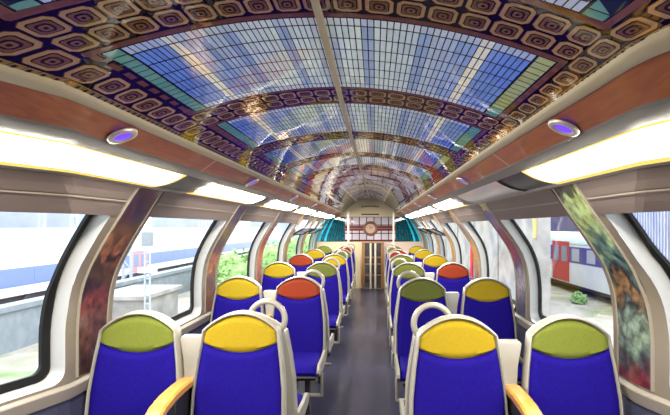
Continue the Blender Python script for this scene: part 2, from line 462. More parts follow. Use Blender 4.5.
def bay(sd, ca, cb, wm, full=False):
    a, b = ca + .185, cb - .206
    top = 0.125 if full else 0.062
    A = rloop(a, b, -.775, top, .065)
    O = []
    for (y, h, k, t) in A:
        if k == 'b': O.append((y, HBOT))
        elif k == 'cb': O.append((y + (cb - y) * min(1, t * 2) if t < .5 else cb, HBOT if t <= .5 else HBOT + (h - HBOT) * (t * 2 - 1)))
        elif k == 'ca':
            O.append((ca if t < .5 else ca + (y - ca) * (t * 2 - 1), h + (HBOT - h) * min(1, t * 2) if t < .5 else HBOT))
        elif k == 's': O.append((cb if y > (a + b) / 2 else ca, h if t not in (0, 1) or h < 0 else HT))
        else: O.append((y, HT))
    # keep the upper corners of the outer loop at the valance top
    for steps in (1,):
        n = len(A)
        mids = []
        for q in range(1, 5):
            mids.append([(A[i][0] + (O[i][0] - A[i][0]) * q / 4, A[i][1] + (O[i][1] - A[i][1]) * q / 4) for i in range(n)])
    loops = [[(p[0], p[1]) for p in A]] + mids
    LL = [[wm.vert(wall(sd, h, y)) for y, h in lp] for lp in loops]
    for l0, l1 in zip(LL, LL[1:]):
        for i in range(n):
            j = (i + 1) % n
            hm = (A[i][1] + A[j][1]) / 2
            isv = A[i][2] == 't' or (A[i][1] >= top - .001 and A[j][1] >= top - .001)
            wm.face((l0[i], l0[j], l1[j], l1[i]), 0)
    # reveal
    B = rloop(a + .012, b - .004, -.757, top + .05, .06)
    Cc = rloop(a + .055, b - .046, -.714, top + .05, .04)
    m = MB(); m.loft([[wall(sd, h, y, .001) for y, h, *_ in A], [wall(sd, h, y, .012) for y, h, *_ in [((p[0] + q[0]) / 2 , (p[1] + q[1]) / 2) for p, q in zip(A, B)]], [wall(sd, h, y, .07) for y, h, *_ in B]])
    w = struct(m.build('window_%d' % wn[0], M['reveal'])); wn[0] += 1
    m = MB(); m.loft([[wall(sd, h, y, .069) for y, h, *_ in B], [wall(sd, h, y, .062) for y, h, *_ in [(p[0] + (q[0] - p[0]) * .3, p[1] + (q[1] - p[1]) * .3) for p, q in zip(B, Cc)]], [wall(sd, h, y, .066) for y, h, *_ in Cc], [wall(sd, h, y, .082) for y, h, *_ in Cc]])
    m.build('gasket', M['black'], w)
    m = MB(); m.grid(lambda s, t: wall(sd, -.73 + (top + .05 + .73) * t, a + .045 + (b - a - .085) * s, .079), 16, 22)
    m.build('pane', M['glass'], w, smooth=True)
    return w
for sd in (-1, 1):
    wm = MB(); P = PIL[sd]
    wm.grid(lambda s, t: wall(sd, HBOT + (HT - HBOT) * t, Y0 + (P[0] - Y0) * s), 4, 24)
    for k in range(len(P) - 1): bay(sd, P[k], P[k + 1], wm, full=(k >= 5))
    wm.grid(lambda s, t: wall(sd, HBOT + (HT - HBOT) * t, P[-1] + (Y1 - P[-1]) * s), 4, 24)
    struct(wm.build('wall_left' if sd < 0 else 'wall_right', M['beige'], auto=40))
    # valance panels above the windows, between the pillars
    for k in range(len(P) - 1):
        a, b = P[k] + .155, P[k + 1] - .155
        m = MB()
        yl = YS(a, b, .05, .4)
        for lo, hi, off0, off1 in ((.138, .2115, -.006, -.010), (.056 if k < 5 else .122, .136, -.003, -.004)):
            m.loft([[wall(sd, hi, y, off1), wall(sd, (hi + lo) / 2, y, off0), wall(sd, lo + .003, y, off0), wall(sd, lo, y, .004)] for y in yl], closed=False)
        struct(m.build('trim_%d' % tn[0], M['beige_shaded'])); tn[0] += 1
        m = MB(); m.loft([[wall(sd, .1395, y, -.0105), wall(sd, .1335, y, -.0105)] for y in yl], closed=False)
        struct(m.build('trim_%d' % tn[0], M['rim'])); tn[0] += 1
    # sill ledge
    m = MB(); lp = [(-.788, -.002), (-.797, -.024), (-.803, -.028), (-.812, -.026), (-.862, -.012), (-.868, .0)]
    m.loft([[wall(sd, h, y, off) for h, off in lp] for y in YS(Y0, Y1)], closed=False)
    o = struct(m.build('trim_%d' % tn[0], M['rim'], auto=30)); tn[0] += 1
    # lower wall
    m = MB(); m.loft([[wall(sd, -.86, y, -.001), (sd * (splay(sd, 1.39, y)), y, .12), (sd * (splay(sd, 1.36, y)), y, 0.0)] for y in YS(Y0, Y1)], closed=False)
    struct(m.build('baseboard_left' if sd < 0 else 'baseboard_right', M['navy']))

# painted art panels on the pillars
ART = {
 (-1, 2): ([(.0, rgb(44, 26, 26)), (.25, rgb(72, 44, 38)), (.34, rgb(80, 34, 26)), (.42, rgb(40, 28, 32)), (.56, rgb(18, 13, 16)), (.66, rgb(120, 74, 46)), (.74, rgb(34, 20, 20)), (.84, rgb(56, 28, 26)), (.92, rgb(20, 16, 34)), (1, rgb(16, 14, 30))], 5),
 (-1, 3): ([(.0, rgb(96, 60, 36)), (.3, rgb(66, 52, 48)), (.45, rgb(150, 92, 50)), (.6, rgb(62, 56, 60)), (.8, rgb(82, 72, 66)), (1, rgb(34, 30, 48))], 8),
 (-1, 4): ([(.0, rgb(130, 84, 56)), (.4, rgb(150, 92, 60)), (.6, rgb(112, 60, 36)), (.8, rgb(70, 44, 36)), (1, rgb(40, 30, 50))], 7),
 (-1, 5): ([(.0, rgb(120, 88, 48)), (.5, rgb(92, 74, 60)), (1, rgb(150, 112, 60))], 7),
 (-1, 6): ([(.0, rgb(150, 112, 50)), (.5, rgb(120, 84, 44)), (1, rgb(160, 120, 60))], 7),
 (-1, 7): ([(.0, rgb(30, 170, 206)), (.5, rgb(60, 200, 230)), (1, rgb(20, 120, 160))], 5),
 (1, 2): ([(.0, rgb(90, 30, 30)), (.12, rgb(56, 62, 62)), (.25, rgb(96, 112, 100)), (.36, rgb(40, 44, 44)), (.46, rgb(110, 84, 52)), (.54, rgb(30, 30, 30)), (.58, rgb(40, 60, 60)), (.68, rgb(84, 112, 100)), (.76, rgb(140, 160, 112)), (.92, rgb(136, 152, 94)), (1, rgb(40, 36, 26))], 5),
 (1, 3): ([(.0, rgb(60, 60, 76)), (.3, rgb(112, 108, 120)), (.45, rgb(56, 40, 64)), (.55, rgb(130, 60, 36)), (.7, rgb(90, 50, 36)), (.8, rgb(56, 44, 96)), (.93, rgb(52, 48, 120)), (1, rgb(170, 150, 50))], 7),
 (1, 4): ([(.0, rgb(60, 40, 80)), (.35, rgb(150, 112, 60)), (.55, rgb(160, 110, 56)), (.75, rgb(90, 70, 90)), (1, rgb(150, 120, 60))], 7),
 (1, 5): ([(.0, rgb(110, 70, 50)), (.5, rgb(170, 120, 56)), (1, rgb(150, 100, 50))], 7),
 (1, 6): ([(.0, rgb(140, 96, 50)), (.5, rgb(180, 130, 70)), (1, rgb(150, 110, 60))], 7),
 (1, 7): ([(.0, rgb(30, 170, 206)), (.5, rgb(60, 200, 230)), (1, rgb(20, 120, 160))], 5),
}
ALAB = {
 (-1, 2): 'tall dark brown painting with orange figure on the nearest left window pillar',
 (-1, 3): 'narrow grey and brown painting on the second left window pillar, behind the yellow seat',
 (-1, 4): 'narrow reddish brown painting on the third left window pillar from the camera',
 (-1, 5): 'narrow golden brown painting on the fourth left window pillar from the camera',
 (-1, 6): 'narrow gold painting on the fifth left window pillar, between the tilted vent windows',
 (-1, 7): 'bright cyan strip print on the last left pillar by the end wall',
 (1, 2): 'tall painting, pale green above dark foliage, on the nearest right window pillar',
 (1, 3): 'violet and rust brown painting on the second right window pillar from the camera',
 (1, 4): 'ochre and violet painting on the third right window pillar from the camera',
 (1, 5): 'rust and gold painting on the fourth right window pillar from the camera',
 (1, 6): 'narrow gold painting on the fifth right window pillar from the camera',
 (1, 7): 'bright cyan strip print on the last right pillar by the end wall',
}
for (sd, k), (bands, sc) in ART.items():
    yc = PIL[sd][k]; hw = .122
    am = art_mat('pillar_painting_print', bands, sc)
    r = None
    m = MB()
    nn = 26
    loops = []
    for j in range(nn + 1):
        h = -.772 + (.209 + .772) * j / nn
        loops.append([wall(sd, h, yc - hw, .001), wall(sd, h, yc - hw, -.006), wall(sd, h, yc - hw * .3, -.006), wall(sd, h, yc + hw * .3, -.006), wall(sd, h, yc + hw, -.006), wall(sd, h, yc + hw, .001)])
    m.loft(loops, closed=False)
    o = m.build('pillar_painting', am, auto=30); tag(o, ALAB[(sd, k)], 'painting', 'paintings on the window pillars')
    m = MB()
    for s0 in (-1, 1):
        m.loft([[wall(sd, -.775 + .984 * j / nn, yc + s0 * (hw + d), off) for d, off in ((.0, -.004), (.003, -.010), (.010, -.010), (.013, .0))] for j in range(nn + 1)], closed=False)
    m.build('edging', M['rim'], o)

# tilted hopper vents in the two last windows of each side
for sd in (-1, 1):
    for q in (5, 6):
        ca, cb = PIL[sd][q], PIL[sd][q + 1]; a, b = ca + .20, cb - .24
        lab = 'tilted blue-grey hopper vent in the %s window of the %s wall' % (('second-last', 'last')[q - 5], 'left' if sd < 0 else 'right')
        x0, _, z0 = wall(sd, -.16, a, .03); x1 = sd * 1.12; z1 = E - .03
        root = thing('hopper_vent', lab, 'window vent', (x0, (a + b) / 2, z0), 0, 'tilted hopper vents')
        dx, dz = x1 - x0, z1 - z0; hl = (b - a) / 2
        m = MB(); m.grid(lambda s, t: (dx * t, -hl + 2 * hl * s, dz * t), 1, 1); m.build('pane', M['hopper'], root)
        m = MB()
        cs4 = [(0, -hl, 0), (0, hl, 0), (dx, hl, dz), (dx, -hl, dz)]
        for p, qq in zip(cs4, cs4[1:] + cs4[:1]): m.tube([p, qq], .014, 6)
        m.build('vent_frame', M['black'], root)

# ------------------------------------------------------------------ floor, ends
m = MB(); m.poly([(-1.75, Y0, 0), (1.75, Y0, 0), (1.75, Y1, 0), (-1.75, Y1, 0)]); struct(m.build('floor', M['floor']))
m = MB(); m.poly([(-1.9, Y0, 0), (-1.9, Y0, 2.3), (1.9, Y0, 2.3), (1.9, Y0, 0)]); struct(m.build('wall_back', M['cream_wall']))
# end bulkhead: cream lower half with a door, printed upper half, arched vent panel on top
ye = Y1
m = MB()
DX0, DX1, DZ = -.205, .375, E - .40
for x0, x1, z0, z1, mi in ((-1.5, DX0, 0, E - .40, 0), (DX1, 1.55, 0, E - .40, 1), (-1.5, 1.55, E - .40, 2.5, 0)):
    m.poly([(x0, ye, z0), (x1, ye, z0), (x1, ye, z1), (x0, ye, z1)], mi)
struct(m.build('wall_end', [M['cream_wall'], M['pinkish']]))
# door
m = MB(); 
for x0, x1, z0, z1 in ((DX0, DX0 + .075, 0, DZ), (DX1 - .075, DX1, 0, DZ), (DX0 + .075, DX1 - .075, DZ - .03, DZ)): m.box(x0, x1, ye - .05, ye + .02, z0, z1)
dr = struct(m.build('door_1', M['brown']))
m = MB(); m.poly([(DX0, ye + .015, 0), (DX1, ye + .015, 0), (DX1, ye + .015, DZ), (DX0, ye + .015, DZ)]); m.build('door_glass', M['doorglass'], dr)
m = MB()
for x in (DX0 + .23, DX0 + .355): m.tube([(x, ye - .045, 0.0), (x, ye - .045, DZ - .03)], .027, 10)
m.build('door_handrail', M['pole'], dr)
m = MB()
for z in (.33, .62, .80): m.box(DX0 + .075, DX1 - .075, ye - .012, ye + .012, z, z + .035)
m.build('crossbar', M['brown'], dr)
# printed upper end wall
def printed(name, x0, x1, z0, z1, cells, lab, cat, root=None):
    m = MB(); y = ye - .012
    m.box(x0, x1, y, ye - .001, z0, z1); m.c = [cells['base']] * len(m.f)
    nx, nz = cells['n']; g = cells['gap']
    for i in range(nx):
        for j in range(nz):
            a, b = x0 + (x1 - x0) * i / nx + g, x0 + (x1 - x0) * (i + 1) / nx - g; c, d = z0 + (z1 - z0) * j / nz + g, z0 + (z1 - z0) * (j + 1) / nz - g
            m.poly([(a, y - .0006, c), (b, y - .0006, c), (b, y - .0006, d), (a, y - .0006, d)], 0, cells['f'](i, j))
    for (a, b, c, d, col, lv) in cells.get('bars', []):
        m.poly([(a, y - .0006 * lv, c), (b, y - .0006 * lv, c), (b, y - .0006 * lv, d), (a, y - .0006 * lv, d)], 0, col)
    o = m.build(name, M['print'], vcol=True); tag(o, lab, cat); return o
zp0, zp1 = E - .385, E + .27
cl = printed('hall_print', -.66, .69, zp0, zp1, dict(base=rgb(60, 30, 36), n=(7, 3), gap=.012, f=lambda i, j: jit(rgb(156, 150, 162), .15),
     bars=[(-.66, .69, zp0, zp0 + .05, rgb(74, 36, 38), 2), (-.66, .69, E - .10, E + .03, rgb(84, 42, 44), 2), (-.66, .69, E - .05, E - .03, rgb(130, 84, 80), 3)]),
     'printed panel of a glazed brown hall front above the end door', 'print')
m = MB(); ccx, ccz, yk = .02, E - .04, ye - .012
def disc(r0, r1, yy, n=36): m.loft([[(ccx + r * math.cos(2 * PI * k / n), yy, ccz + r * math.sin(2 * PI * k / n)) for k in range(n)] for r in (r0, r1)])
cm = MB()
n = 36
cm.loft([[(ccx + r * math.cos(2 * PI * k / n), yk - d, ccz + r * math.sin(2 * PI * k / n)) for k in range(n)] for r, d in ((.195, .0), (.195, .02), (.17, .03), (.13, .022), (.125, .016))])
ck = thing('wall_clock', 'round brown clock with a pale dial on the printed end wall', 'clock', (0, 0, 0))
cm.build('clock_rim', mat('brown_clock_rim', rgb(84, 46, 26), 0.4, vary=.2), ck, smooth=True)
m = MB(); m.poly([(ccx + .126 * math.cos(2 * PI * k / n), yk - .017, ccz + .126 * math.sin(2 * PI * k / n)) for k in range(n)]); m.build('dial', mat('pale_dial', rgb(150, 122, 104), 0.5), ck)
m = MB(); m.tube([(ccx, yk - .02, ccz), (ccx + .05, yk - .02, ccz + .04)], .007, 6); m.tube([(ccx, yk - .02, ccz), (ccx - .03, yk - .02, ccz + .085)], .005, 6); m.build('clock_hand', M['dark'], ck)
for sd, xi in ((-1, .662), (1, .692)):
    m = MB(); y = ye - .012
    rows = [zp0 + (zp1 - zp0) * j / 12 for j in range(13)]
    xo = lambda z: min(Ws(z - E) - .012, Ws(z - E))
    for z0, z1 in zip(rows, rows[1:]):
        m.poly([(sd * xi, y, z0), (sd * xo(z0), y, z0), (sd * xo(z1), y, z1), (sd * xi, y, z1)][::sd], 0, rgb(4, 28, 38))
        for c in range(9):
            a, b = c / 9 + .012, (c + 1) / 9 - .012
            g = .006 if int(round((z0 - zp0) / (zp1 - zp0) * 12)) % 3 == 0 else 0
            col = rgb(40, 176, 214) if c in (6, 8) else jit(rgb(12, 66, 80), .35)
            P = lambda t, z: (sd * (xi + (xo(z) - xi) * t), y - .0008, z)
            m.poly([P(a, z0 + g), P(b, z0 + g), P(b, z1), P(a, z1)][::sd], 0, col)
    o = m.build('teal_print', M['print'], vcol=True)
    tag(o, 'dark teal printed panel with cyan arcs on the end wall, %s of the clock' % ('left' if sd < 0 else 'right'), 'print')
# arched vent panel
m = MB(); zt = E + .275; base_y = ye - .03
top = [(x, E + crown(ye) - (crown(ye) - HB) * (x / WB) ** 2 - .005) for x in [-.688 + 1.376 * i / 30 for i in range(31)]]
L0 = [(x, base_y, zt) for x, z in top]; L1 = [(x, base_y, z) for x, z in top]; L2 = [(x, ye, z) for x, z in top]; L3 = [(x, ye, zt) for x, z in top]
m.loft([L3, L0, L1, L2], closed=False)
vp = m.build('vent_panel', M['cream_wall']); tag(vp, 'cream arched panel with two dark slits above the clock print', 'panel')
m = MB(); m.box(-.22, .25, base_y - .004, base_y + .004, E + .315, E + .35)
for i in range(9): 
    x = -.22 + .052 * i; m.box(x, x + .04, base_y - .004, base_y + .004, E + .53 - 0.35 * (x + .01) ** 2, E + .565 - 0.35 * (x + .01) ** 2)
m.build('slit', M['dark'], vp)
# poles in front of the end wall
for x, lab in ((-.535, 'left'), (.61, 'right')):
    y = 11.45; m = MB(); m.tube([(x, y, 0.0), (x, y, E + HB + .02)], .022, 12)
    o = m.build('grab_pole', M['pole']); tag(o, 'slim off-white vertical grab pole before the end wall, %s of the door' % lab, 'pole', 'grab poles by the end door')

# ------------------------------------------------------------------ seats (local: front faces -y, origin on the floor below the backrest)
def hw(z):                       # half width of the fabric at height z
    pts = [(.40, .222), (.55, .232), (.75, .228), (.90, .212), (1.0, .197), (1.06, .189), (1.2, .175)]
    for (a, b), (c, d) in zip(pts, pts[1:]):
        if z <= c: return b + (d - b) * max(0, (z - a) / (c - a))
    return .175
def ztop(t): return 1.058 + .084 * max(0, 1 - abs(t) ** 2.1)
def zsplit(t): return .945 + .055 * abs(t) ** 1.9
def yf(z): return (z - 1.15) * .14
ZB = .44
def fpt(t, z, push=0.0):
    return (t * hw(z), yf(z) + .012 * (1 - t * t) - push - .0, z)
def pad(zlo, zhi, nu, nv):
    m = MB()
    def f(s, q):
        t = -1 + 2 * s; z = zlo(t) + (zhi(t) - zlo(t)) * q
        e = min(1 - abs(t), q * (zhi(t) - zlo(t)) / .2 * 1.0, (1 - q) * (zhi(t) - zlo(t)) / .2) 
        return fpt(t, z, .018 * min(1, max(0, e / .05)) ** .5)
    m.grid(f, nu, nv)
    # side skirt back into the shell
    loop = [f(i / nu, 0) for i in range(nu + 1)] + [f(1, j / nv) for j in range(1, nv + 1)] + [f(1 - i / nu, 1) for i in range(1, nu + 1)] + [f(0, 1 - j / nv) for j in range(1, nv)]
    m.loft([loop, [(x, y + .03, z) for x, y, z in loop]])
    return m
def outline(off, n=24):
    pts = []
    for i in range(17): z = ZB + (1.058 - ZB) * i / 16; pts.append((-hw(z), z))
    for i in range(1, n): t = -1 + 2 * i / n; pts.append((t * hw(ztop(t)) if False else t * .1892, ztop(t)))
    for i in range(17): z = 1.058 - (1.058 - ZB) * i / 16; pts.append((hw(z), z))
    out = []
    for i, (x, z) in enumerate(pts):
        a = pts[max(0, i - 2)]; b = pts[min(len(pts) - 1, i + 2)]
        tx, tz = b[0] - a[0], b[1] - a[1]; L = math.hypot(tx, tz)
        out.append((x - tz / L * off, z + tx / L * off))
    return out
def shell_mesh():
    m = MB(); o0, o1, o2 = outline(.001), outline(.010), outline(.018)
    def lp(o, d): return [(x, yf(z) + d, z) for x, z in o]
    m.loft([lp(o0, .014), lp(o0, -.004), lp(o1, -.014), lp(o2, -.006), lp(o2, .055), lp(outline(.012), .075), lp(outline(-.03), .088)], closed=False)
    back = lp(outline(-.03), .088); n = len(back); c = n // 2
    ids = [m.vert(p) for p in back]
    for i in range(c): 
        if n - 2 - i > i: m.face((ids[i], ids[i + 1], ids[n - 2 - i], ids[n - 1 - i]))
    # seat pan with side rims
    for sx in (-1, 1):
        x0, x1 = sx * .232, sx * .254
        prof = [(-.02, .56), (-.10, .50), (-.30, .485), (-.48, .487), (-.545, .46), (-.55, .435), (-.52, .40), (-.3, .38), (-.05, .39), (.03, .44)]
        a = [(x0, y, z) for y, z in prof]; b = [(x1, y, z) for y, z in prof]
        m.loft([a, b] if sx > 0 else [b, a], True, 0, True)
    m.box(-.235, .235, -.50, .02, .375, .405, 0, .012)
    return m
def cushion_mesh():
    m = MB()
    def top(s, q):
        x = -.231 + .462 * s; y = -.045 - .485 * q
        ex = min(s, 1 - s) * .462; ey = (1 - q) * .485
        z = .488 - .03 * (1 - min(1, ex / .04)) ** 2 - .055 * (1 - min(1, ey / .07)) ** 2 - .012 * math.sin(PI * s) * math.sin(PI * min(1, q * 1.2))
        return (x, y, z)
    m.grid(top, 18, 18)
    loop = [top(i / 18, 0) for i in range(19)] + [top(1, j / 18) for j in range(1, 19)] + [top(1 - i / 18, 1) for i in range(1, 19)] + [top(0, 1 - j / 18) for j in range(1, 18)]
    m.loft([loop, [(x, y + (.01 if y < -.5 else 0), .405) for x, y, z in loop]])
    return m
def pedestal_mesh():
    m = MB(); 
    for x in (-.14, .0, .12): m.box(x - .022, x + .022, -.30, -.24, .0, .36, 0, .006)
    m.box(-.2, .2, -.36, -.12, .31, .36, 0, .01)
    return m
HCOL = {'yellow': 'yellow', 'green': 'green', 'olive': 'olive', 'red': 'red', 'dark red': 'dkred'}
me_shell = me_back = me_cush = me_ped = me_rail = None
def attach(name, me, material, parent):
    o = bpy.data.objects.new(name, me); COL.objects.link(o); o.parent = parent
    if material: o.material_slots[0].link = 'OBJECT'; o.material_slots[0].material = material
    return o
tmp = []
def proto_mesh(mb, name, material, smooth=True, auto=None):
    o = mb.build(name, material, None, smooth=smooth, auto=auto); me = o.data; bpy.data.objects.remove(o); return me
me_shell = proto_mesh(shell_mesh(), 'seat_shell', M['shell'], auto=50)
me_back = proto_mesh(pad(lambda t: ZB, zsplit, 20, 24), 'backrest', M['blue'], auto=50)
me_head = proto_mesh(pad(zsplit, ztop, 20, 10), 'headrest', M['yellow'], auto=50)
me_cush = proto_mesh(cushion_mesh(), 'seat_cushion', M['blue'], auto=50)
me_ped = proto_mesh(pedestal_mesh(), 'pedestal', M['leg'], smooth=False)
mr_ = MB(); mr_.box(-.24, .26, -.345, -.315, .165, .195, 0, .008); mr_.box(.235, .26, -.345, -.315, .165, .37, 0, .008); me_rail = proto_mesh(mr_, 'foot_rail', M['shell'], auto=40)
mh = MB(); mh.tube([(.100 * math.cos(2 * PI * k / 40), 0, .100 * math.sin(2 * PI * k / 40)) for k in range(40)], .0165, 12, closed=True); mh.tube([(0, 0, -.1), (0, -.032, -.1)], .014, 8); me_ring = proto_mesh(mh, 'grab_handle', M['shell'])
def arm_mesh():
    m = MB(); path = [(0.0, .79), (-.06, .800), (-.16, .802), (-.27, .797), (-.36, .780), (-.42, .750), (-.455, .70), (-.47, .64)]
    loops = []
    for i, (y, z) in enumerate(path):
        a = path[max(0, i - 1)]; b = path[min(len(path) - 1, i + 1)]; ty, tz = b[0] - a[0], b[1] - a[1]; L = math.hypot(ty, tz); ny, nz = -tz / L, ty / L
        if nz < 0: ny, nz = -ny, -nz
        if i > 4 and ny > 0: ny, nz = -ny, -nz
        w, t = .040, .018
        sec = [(-w, -t), (-w, t * .5), (-w * .75, t), (w * .75, t), (w, t * .5), (w, -t)]
        loops.append([(x, y + ny * q, z + nz * q) for x, q in sec])
    m.loft(loops, True, 0, True); return m
me_arm = proto_mesh(arm_mesh(), 'armrest', M['blond'], auto=40)
mc = MB(); mc.loft([[(-w, y0, z), (w, y0, z), (w, y1, z), (-w, y1, z)] for w, y0, y1, z in ((.016, -.03, .05, .50), (.018, -.02, .06, .62), (.040, .0, .07, .9), (.062, .01, .075, 1.01), (.056, .015, .07, 1.022))], True, 0, True); me_con = proto_mesh(mc, 'divider_panel', M['shell'], auto=40)
mz = MB(); mz.box(-.018, .018, -.22, .0, .60, .78, 0, .008); me_brk = proto_mesh(mz, 'armrest_bracket', M['leg'], auto=40)

def seat(x, y, col, label, cat_group, aisle=None, rz=0.0, handle=False):
    r = thing('train_seat', label, 'seat', (x, y, 0), rz, cat_group)
    attach('seat_shell', me_shell, None, r)
    attach('backrest', me_back, None, r)
    attach('headrest', me_head, M[HCOL[col]], r)
    attach('seat_cushion', me_cush, None, r)
    attach('pedestal', me_ped, None, r)
    rail = attach('foot_rail', me_rail, None, r)
    if aisle is not None:
        if aisle < 0: rail.scale.x = -1
        if handle:
            h = attach('grab_handle', me_ring, None, r); h.location = (aisle * .112, .117, 1.098)
        c = attach('divider_panel', me_con, None, r); c.location = (-aisle * .278, .01, 0)
        a = attach('armrest', me_arm, None, r); a.location = (-aisle * .278, .0, 0); attach('armrest_bracket', me_brk, None, a)
    return r
LA = ['yellow', 'red', 'olive', 'yellow', 'olive', 'dark red']
LW = ['green', 'yellow', 'yellow', 'red', 'yellow', 'green']
RA = ['yellow', 'olive', 'olive', 'olive', 'dark red', 'olive']
RW = ['green', 'yellow', 'red', 'yellow', 'yellow', 'yellow']
XLA = [-.583, -.565, -.557, -.555, -.565, -.585]
XLW = [-1.137, -1.13, -1.127, -1.127, -1.127, -1.127]
XRA = [.562, .568, .575, .595, .605, .62]
XRW = [1.138, 1.152, 1.152, 1.16, 1.168, 1.175]
YL = [2.436 + 1.75 * k for k in range(6)]
YR = [2.32 + 1.75 * k for k in range(6)]
CW = {'olive': 'olive green', 'dark red': 'dark red', 'green': 'light green', 'yellow': 'yellow', 'red': 'orange-red'}
ROWN = ['front row', 'second row', 'third row', 'fourth row', 'fifth row', 'last row']
for k in range(6):
    for side, xs, cols, ys_, ais in (('left', XLA, LA, YL, 1), ('right', XRA, RA, YR, -1)):
        seat(xs[k], ys_[k], cols[k], 'blue aisle seat with %s headrest and ring handle, %s on the %s' % (CW[cols[k]], ROWN[k], side), 'aisle seats facing the camera', ais, 0, True)
    for side, xs, cols, ys_ in (('left', XLW, LW, YL), ('right', XRW, RW, YR)):
        seat(xs[k], ys_[k], cols[k], 'blue window seat with %s headrest, %s on the %s' % (CW[cols[k]], ROWN[k], side), 'window seats facing the camera')
    if k < 5:
        for side, xs, cols, ys_, ais in (('left', XLA, LA, YL, 1), ('right', XRA, RA, YR, -1)):
            seat(xs[k], ys_[k] + .23, cols[k], 'seat facing away behind the %s aisle seat, %s on the %s' % (CW[cols[k]], ROWN[k], side), 'aisle seats facing away', None, PI).scale.z = .95

# ------------------------------------------------------------------ outside
GZ = -2.2
M['ground'] = ramp_mat('trackside_ground', [(0.30, rgb(98, 115, 69)), (0.45, rgb(139, 131, 115)), (0.6, rgb(153, 146, 134)), (0.75, rgb(105, 123, 69))], 0.6, rough=0.9, coat=0, detail=8)
M['conc'] = mat('pale_concrete', rgb(136, 132, 126), 0.85, vary=0.3, scale=1.2)
M['greyc'] = mat('grey_concrete', rgb(120, 126, 130), 0.85, vary=0.15, scale=3)
M['trainw'] = mat('white_train_body', rgb(204, 206, 210), 0.4, vary=0.05, scale=2)
M['roofg'] = mat('pale_grey_green_roof', rgb(150, 164, 160), 0.5, vary=0.1, scale=2)
M['trainb'] = mat('blue_train_band', rgb(112, 126, 172), 0.4, vary=0.05)
M['trainp'] = mat('violet_blue_train_band', rgb(70, 62, 138), 0.4, vary=0.05)
M['trainr'] = mat('red_train_door', rgb(186, 24, 44), 0.4, vary=0.05)
M['winpane'] = mat('grey_train_window', rgb(128, 140, 160), 0.15, vary=0.2)
M['winlt'] = mat('pale_train_window', rgb(170, 172, 184), 0.15, vary=0.1)
M['under'] = mat('dark_running_gear', rgb(60, 50, 52), 0.8, vary=0.3)
M['steel'] = mat('galvanised_steel', rgb(150, 156, 166), 0.6, vary=0.1)
M['leaf'] = mat('bright_leaf', rgb(118, 148, 82), 0.8, vary=0.3, scale=2)
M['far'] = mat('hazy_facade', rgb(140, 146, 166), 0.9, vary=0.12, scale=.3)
M['violet'] = mat('dark_violet_facade', rgb(56, 52, 84), 0.9, vary=0.2, scale=.8)
M['screen'] = ramp_mat('ribbed_pale_screen', [(0.35, rgb(136, 140, 168)), (0.6, rgb(160, 164, 182))], 1.5, rough=.8, coat=0, stretch=(14, 14, .3))
m = MB(); m.poly([(-160, -60, GZ), (160, -60, GZ), (160, 220, GZ), (-160, 220, GZ)]); struct(m.build('ground', M['ground']))
m = MB(); m.loft([[(x, y, z) for x, z in ((2.6, GZ - .01), (3.9, -1.4), (70, -1.4), (70, GZ - .01))] for y in (-20, 90)], closed=False); struct(m.build('ground_bank', M['ground']))

def train(name, label, face_x, y0, y1, depth, zs, zr, side, band, doors, grpcol, GZ=GZ, step=2.0, whalf=.62):
    """side=+1: the face seen looks towards +x"""
    root = thing(name, label, 'train', (face_x, (y0 + y1) / 2, GZ)); oy = (y0 + y1) / 2
    s = side; hl = (y1 - y0) / 2
    sec = [(0, zs), (.0, zr - .55), (-.12, zr - .22), (-.5, zr), (-depth + .5, zr), (-depth + .12, zr - .22), (-depth, zr - .55), (-depth, zs)]
    m = MB(); L = [[(s * x, y, z - GZ) for x, z in sec] for y in (-hl, hl)]
    m.loft(L, True, 0, True); m.build('car_body', M['trainw'], root, auto=25)
    m = MB(); m.loft([[(s * x, y, z - GZ) for x, z in [(.012, zr - .5), (-.11, zr - .2), (-.5, zr + .015), (-depth + .5, zr + .015)]] for y in (-hl, hl)], closed=False); m.build('roof', M['roofg'], root, auto=40)
    bz0, bz1, bm = band
    m = MB(); m.box(min(0, s * .012), max(0, s * .012), -hl, hl, bz0 - GZ, bz1 - GZ); m.build('band', bm, root)
    n = int((y1 - y0) / step)
    for i in range(n):
        y = -hl + step / 2 + i * step
        if any(abs(y + oy - d) < .95 + whalf for d, _ in doors): continue
        if i > 18: continue
        m = MB(); m.box(min(s * .01, s * .022), max(s * .01, s * .022), y - whalf, y + whalf, bz0 - GZ + .08, bz1 - GZ - .08, 0)
        m.build('carriage_window', grpcol, root)
    for d, dm in doors:
        m = MB(); m.box(min(0, s * .03), max(0, s * .03), d - oy - .95, d - oy + .95, zs - GZ + .05, bz1 - GZ + .22); dd = m.build('door', dm, root)
        m = MB()
        for o in (-.45, .45): m.box(min(s * .03, s * .036), max(s * .03, s * .036), d - oy + o - .3, d - oy + o + .3, bz0 - GZ, bz1 - GZ)
        m.build('door_window', M['winpane'], dd)
    m = MB(); m.box(min(-s * .15, -s * (depth - .15)), max(-s * .15, -s * (depth - .15)), -hl + .3, hl - .3, .25, zs - GZ + .05); m.build('underframe', M['under'], root)
    k = int((y1 - y0) / 9)
    m = MB()
    for i in range(k + 1):
        for o in (-1, 1):
            y = -hl + 2.5 + i * ((2 * hl - 5) / max(1, k)) + o * .95
            m.loft([[(xx, y + .42 * math.cos(2 * PI * a / 14), .42 + .42 * math.sin(2 * PI * a / 14)) for a in range(14)] for xx in (-s * .05, -s * .2)], True, 0, True)
    m.build('bogie', M['under'], root)
    return root
train('commuter_train', 'white train with a blue window band in the rail yard beyond the left windows', -15.3, 8, 74, 2.9, -1.35, 1.55, 1, (-.95, -.15, M['trainb']), [(29.5, mat('faded_red_door', rgb(196, 128, 132), 0.5))], M['trainb'])
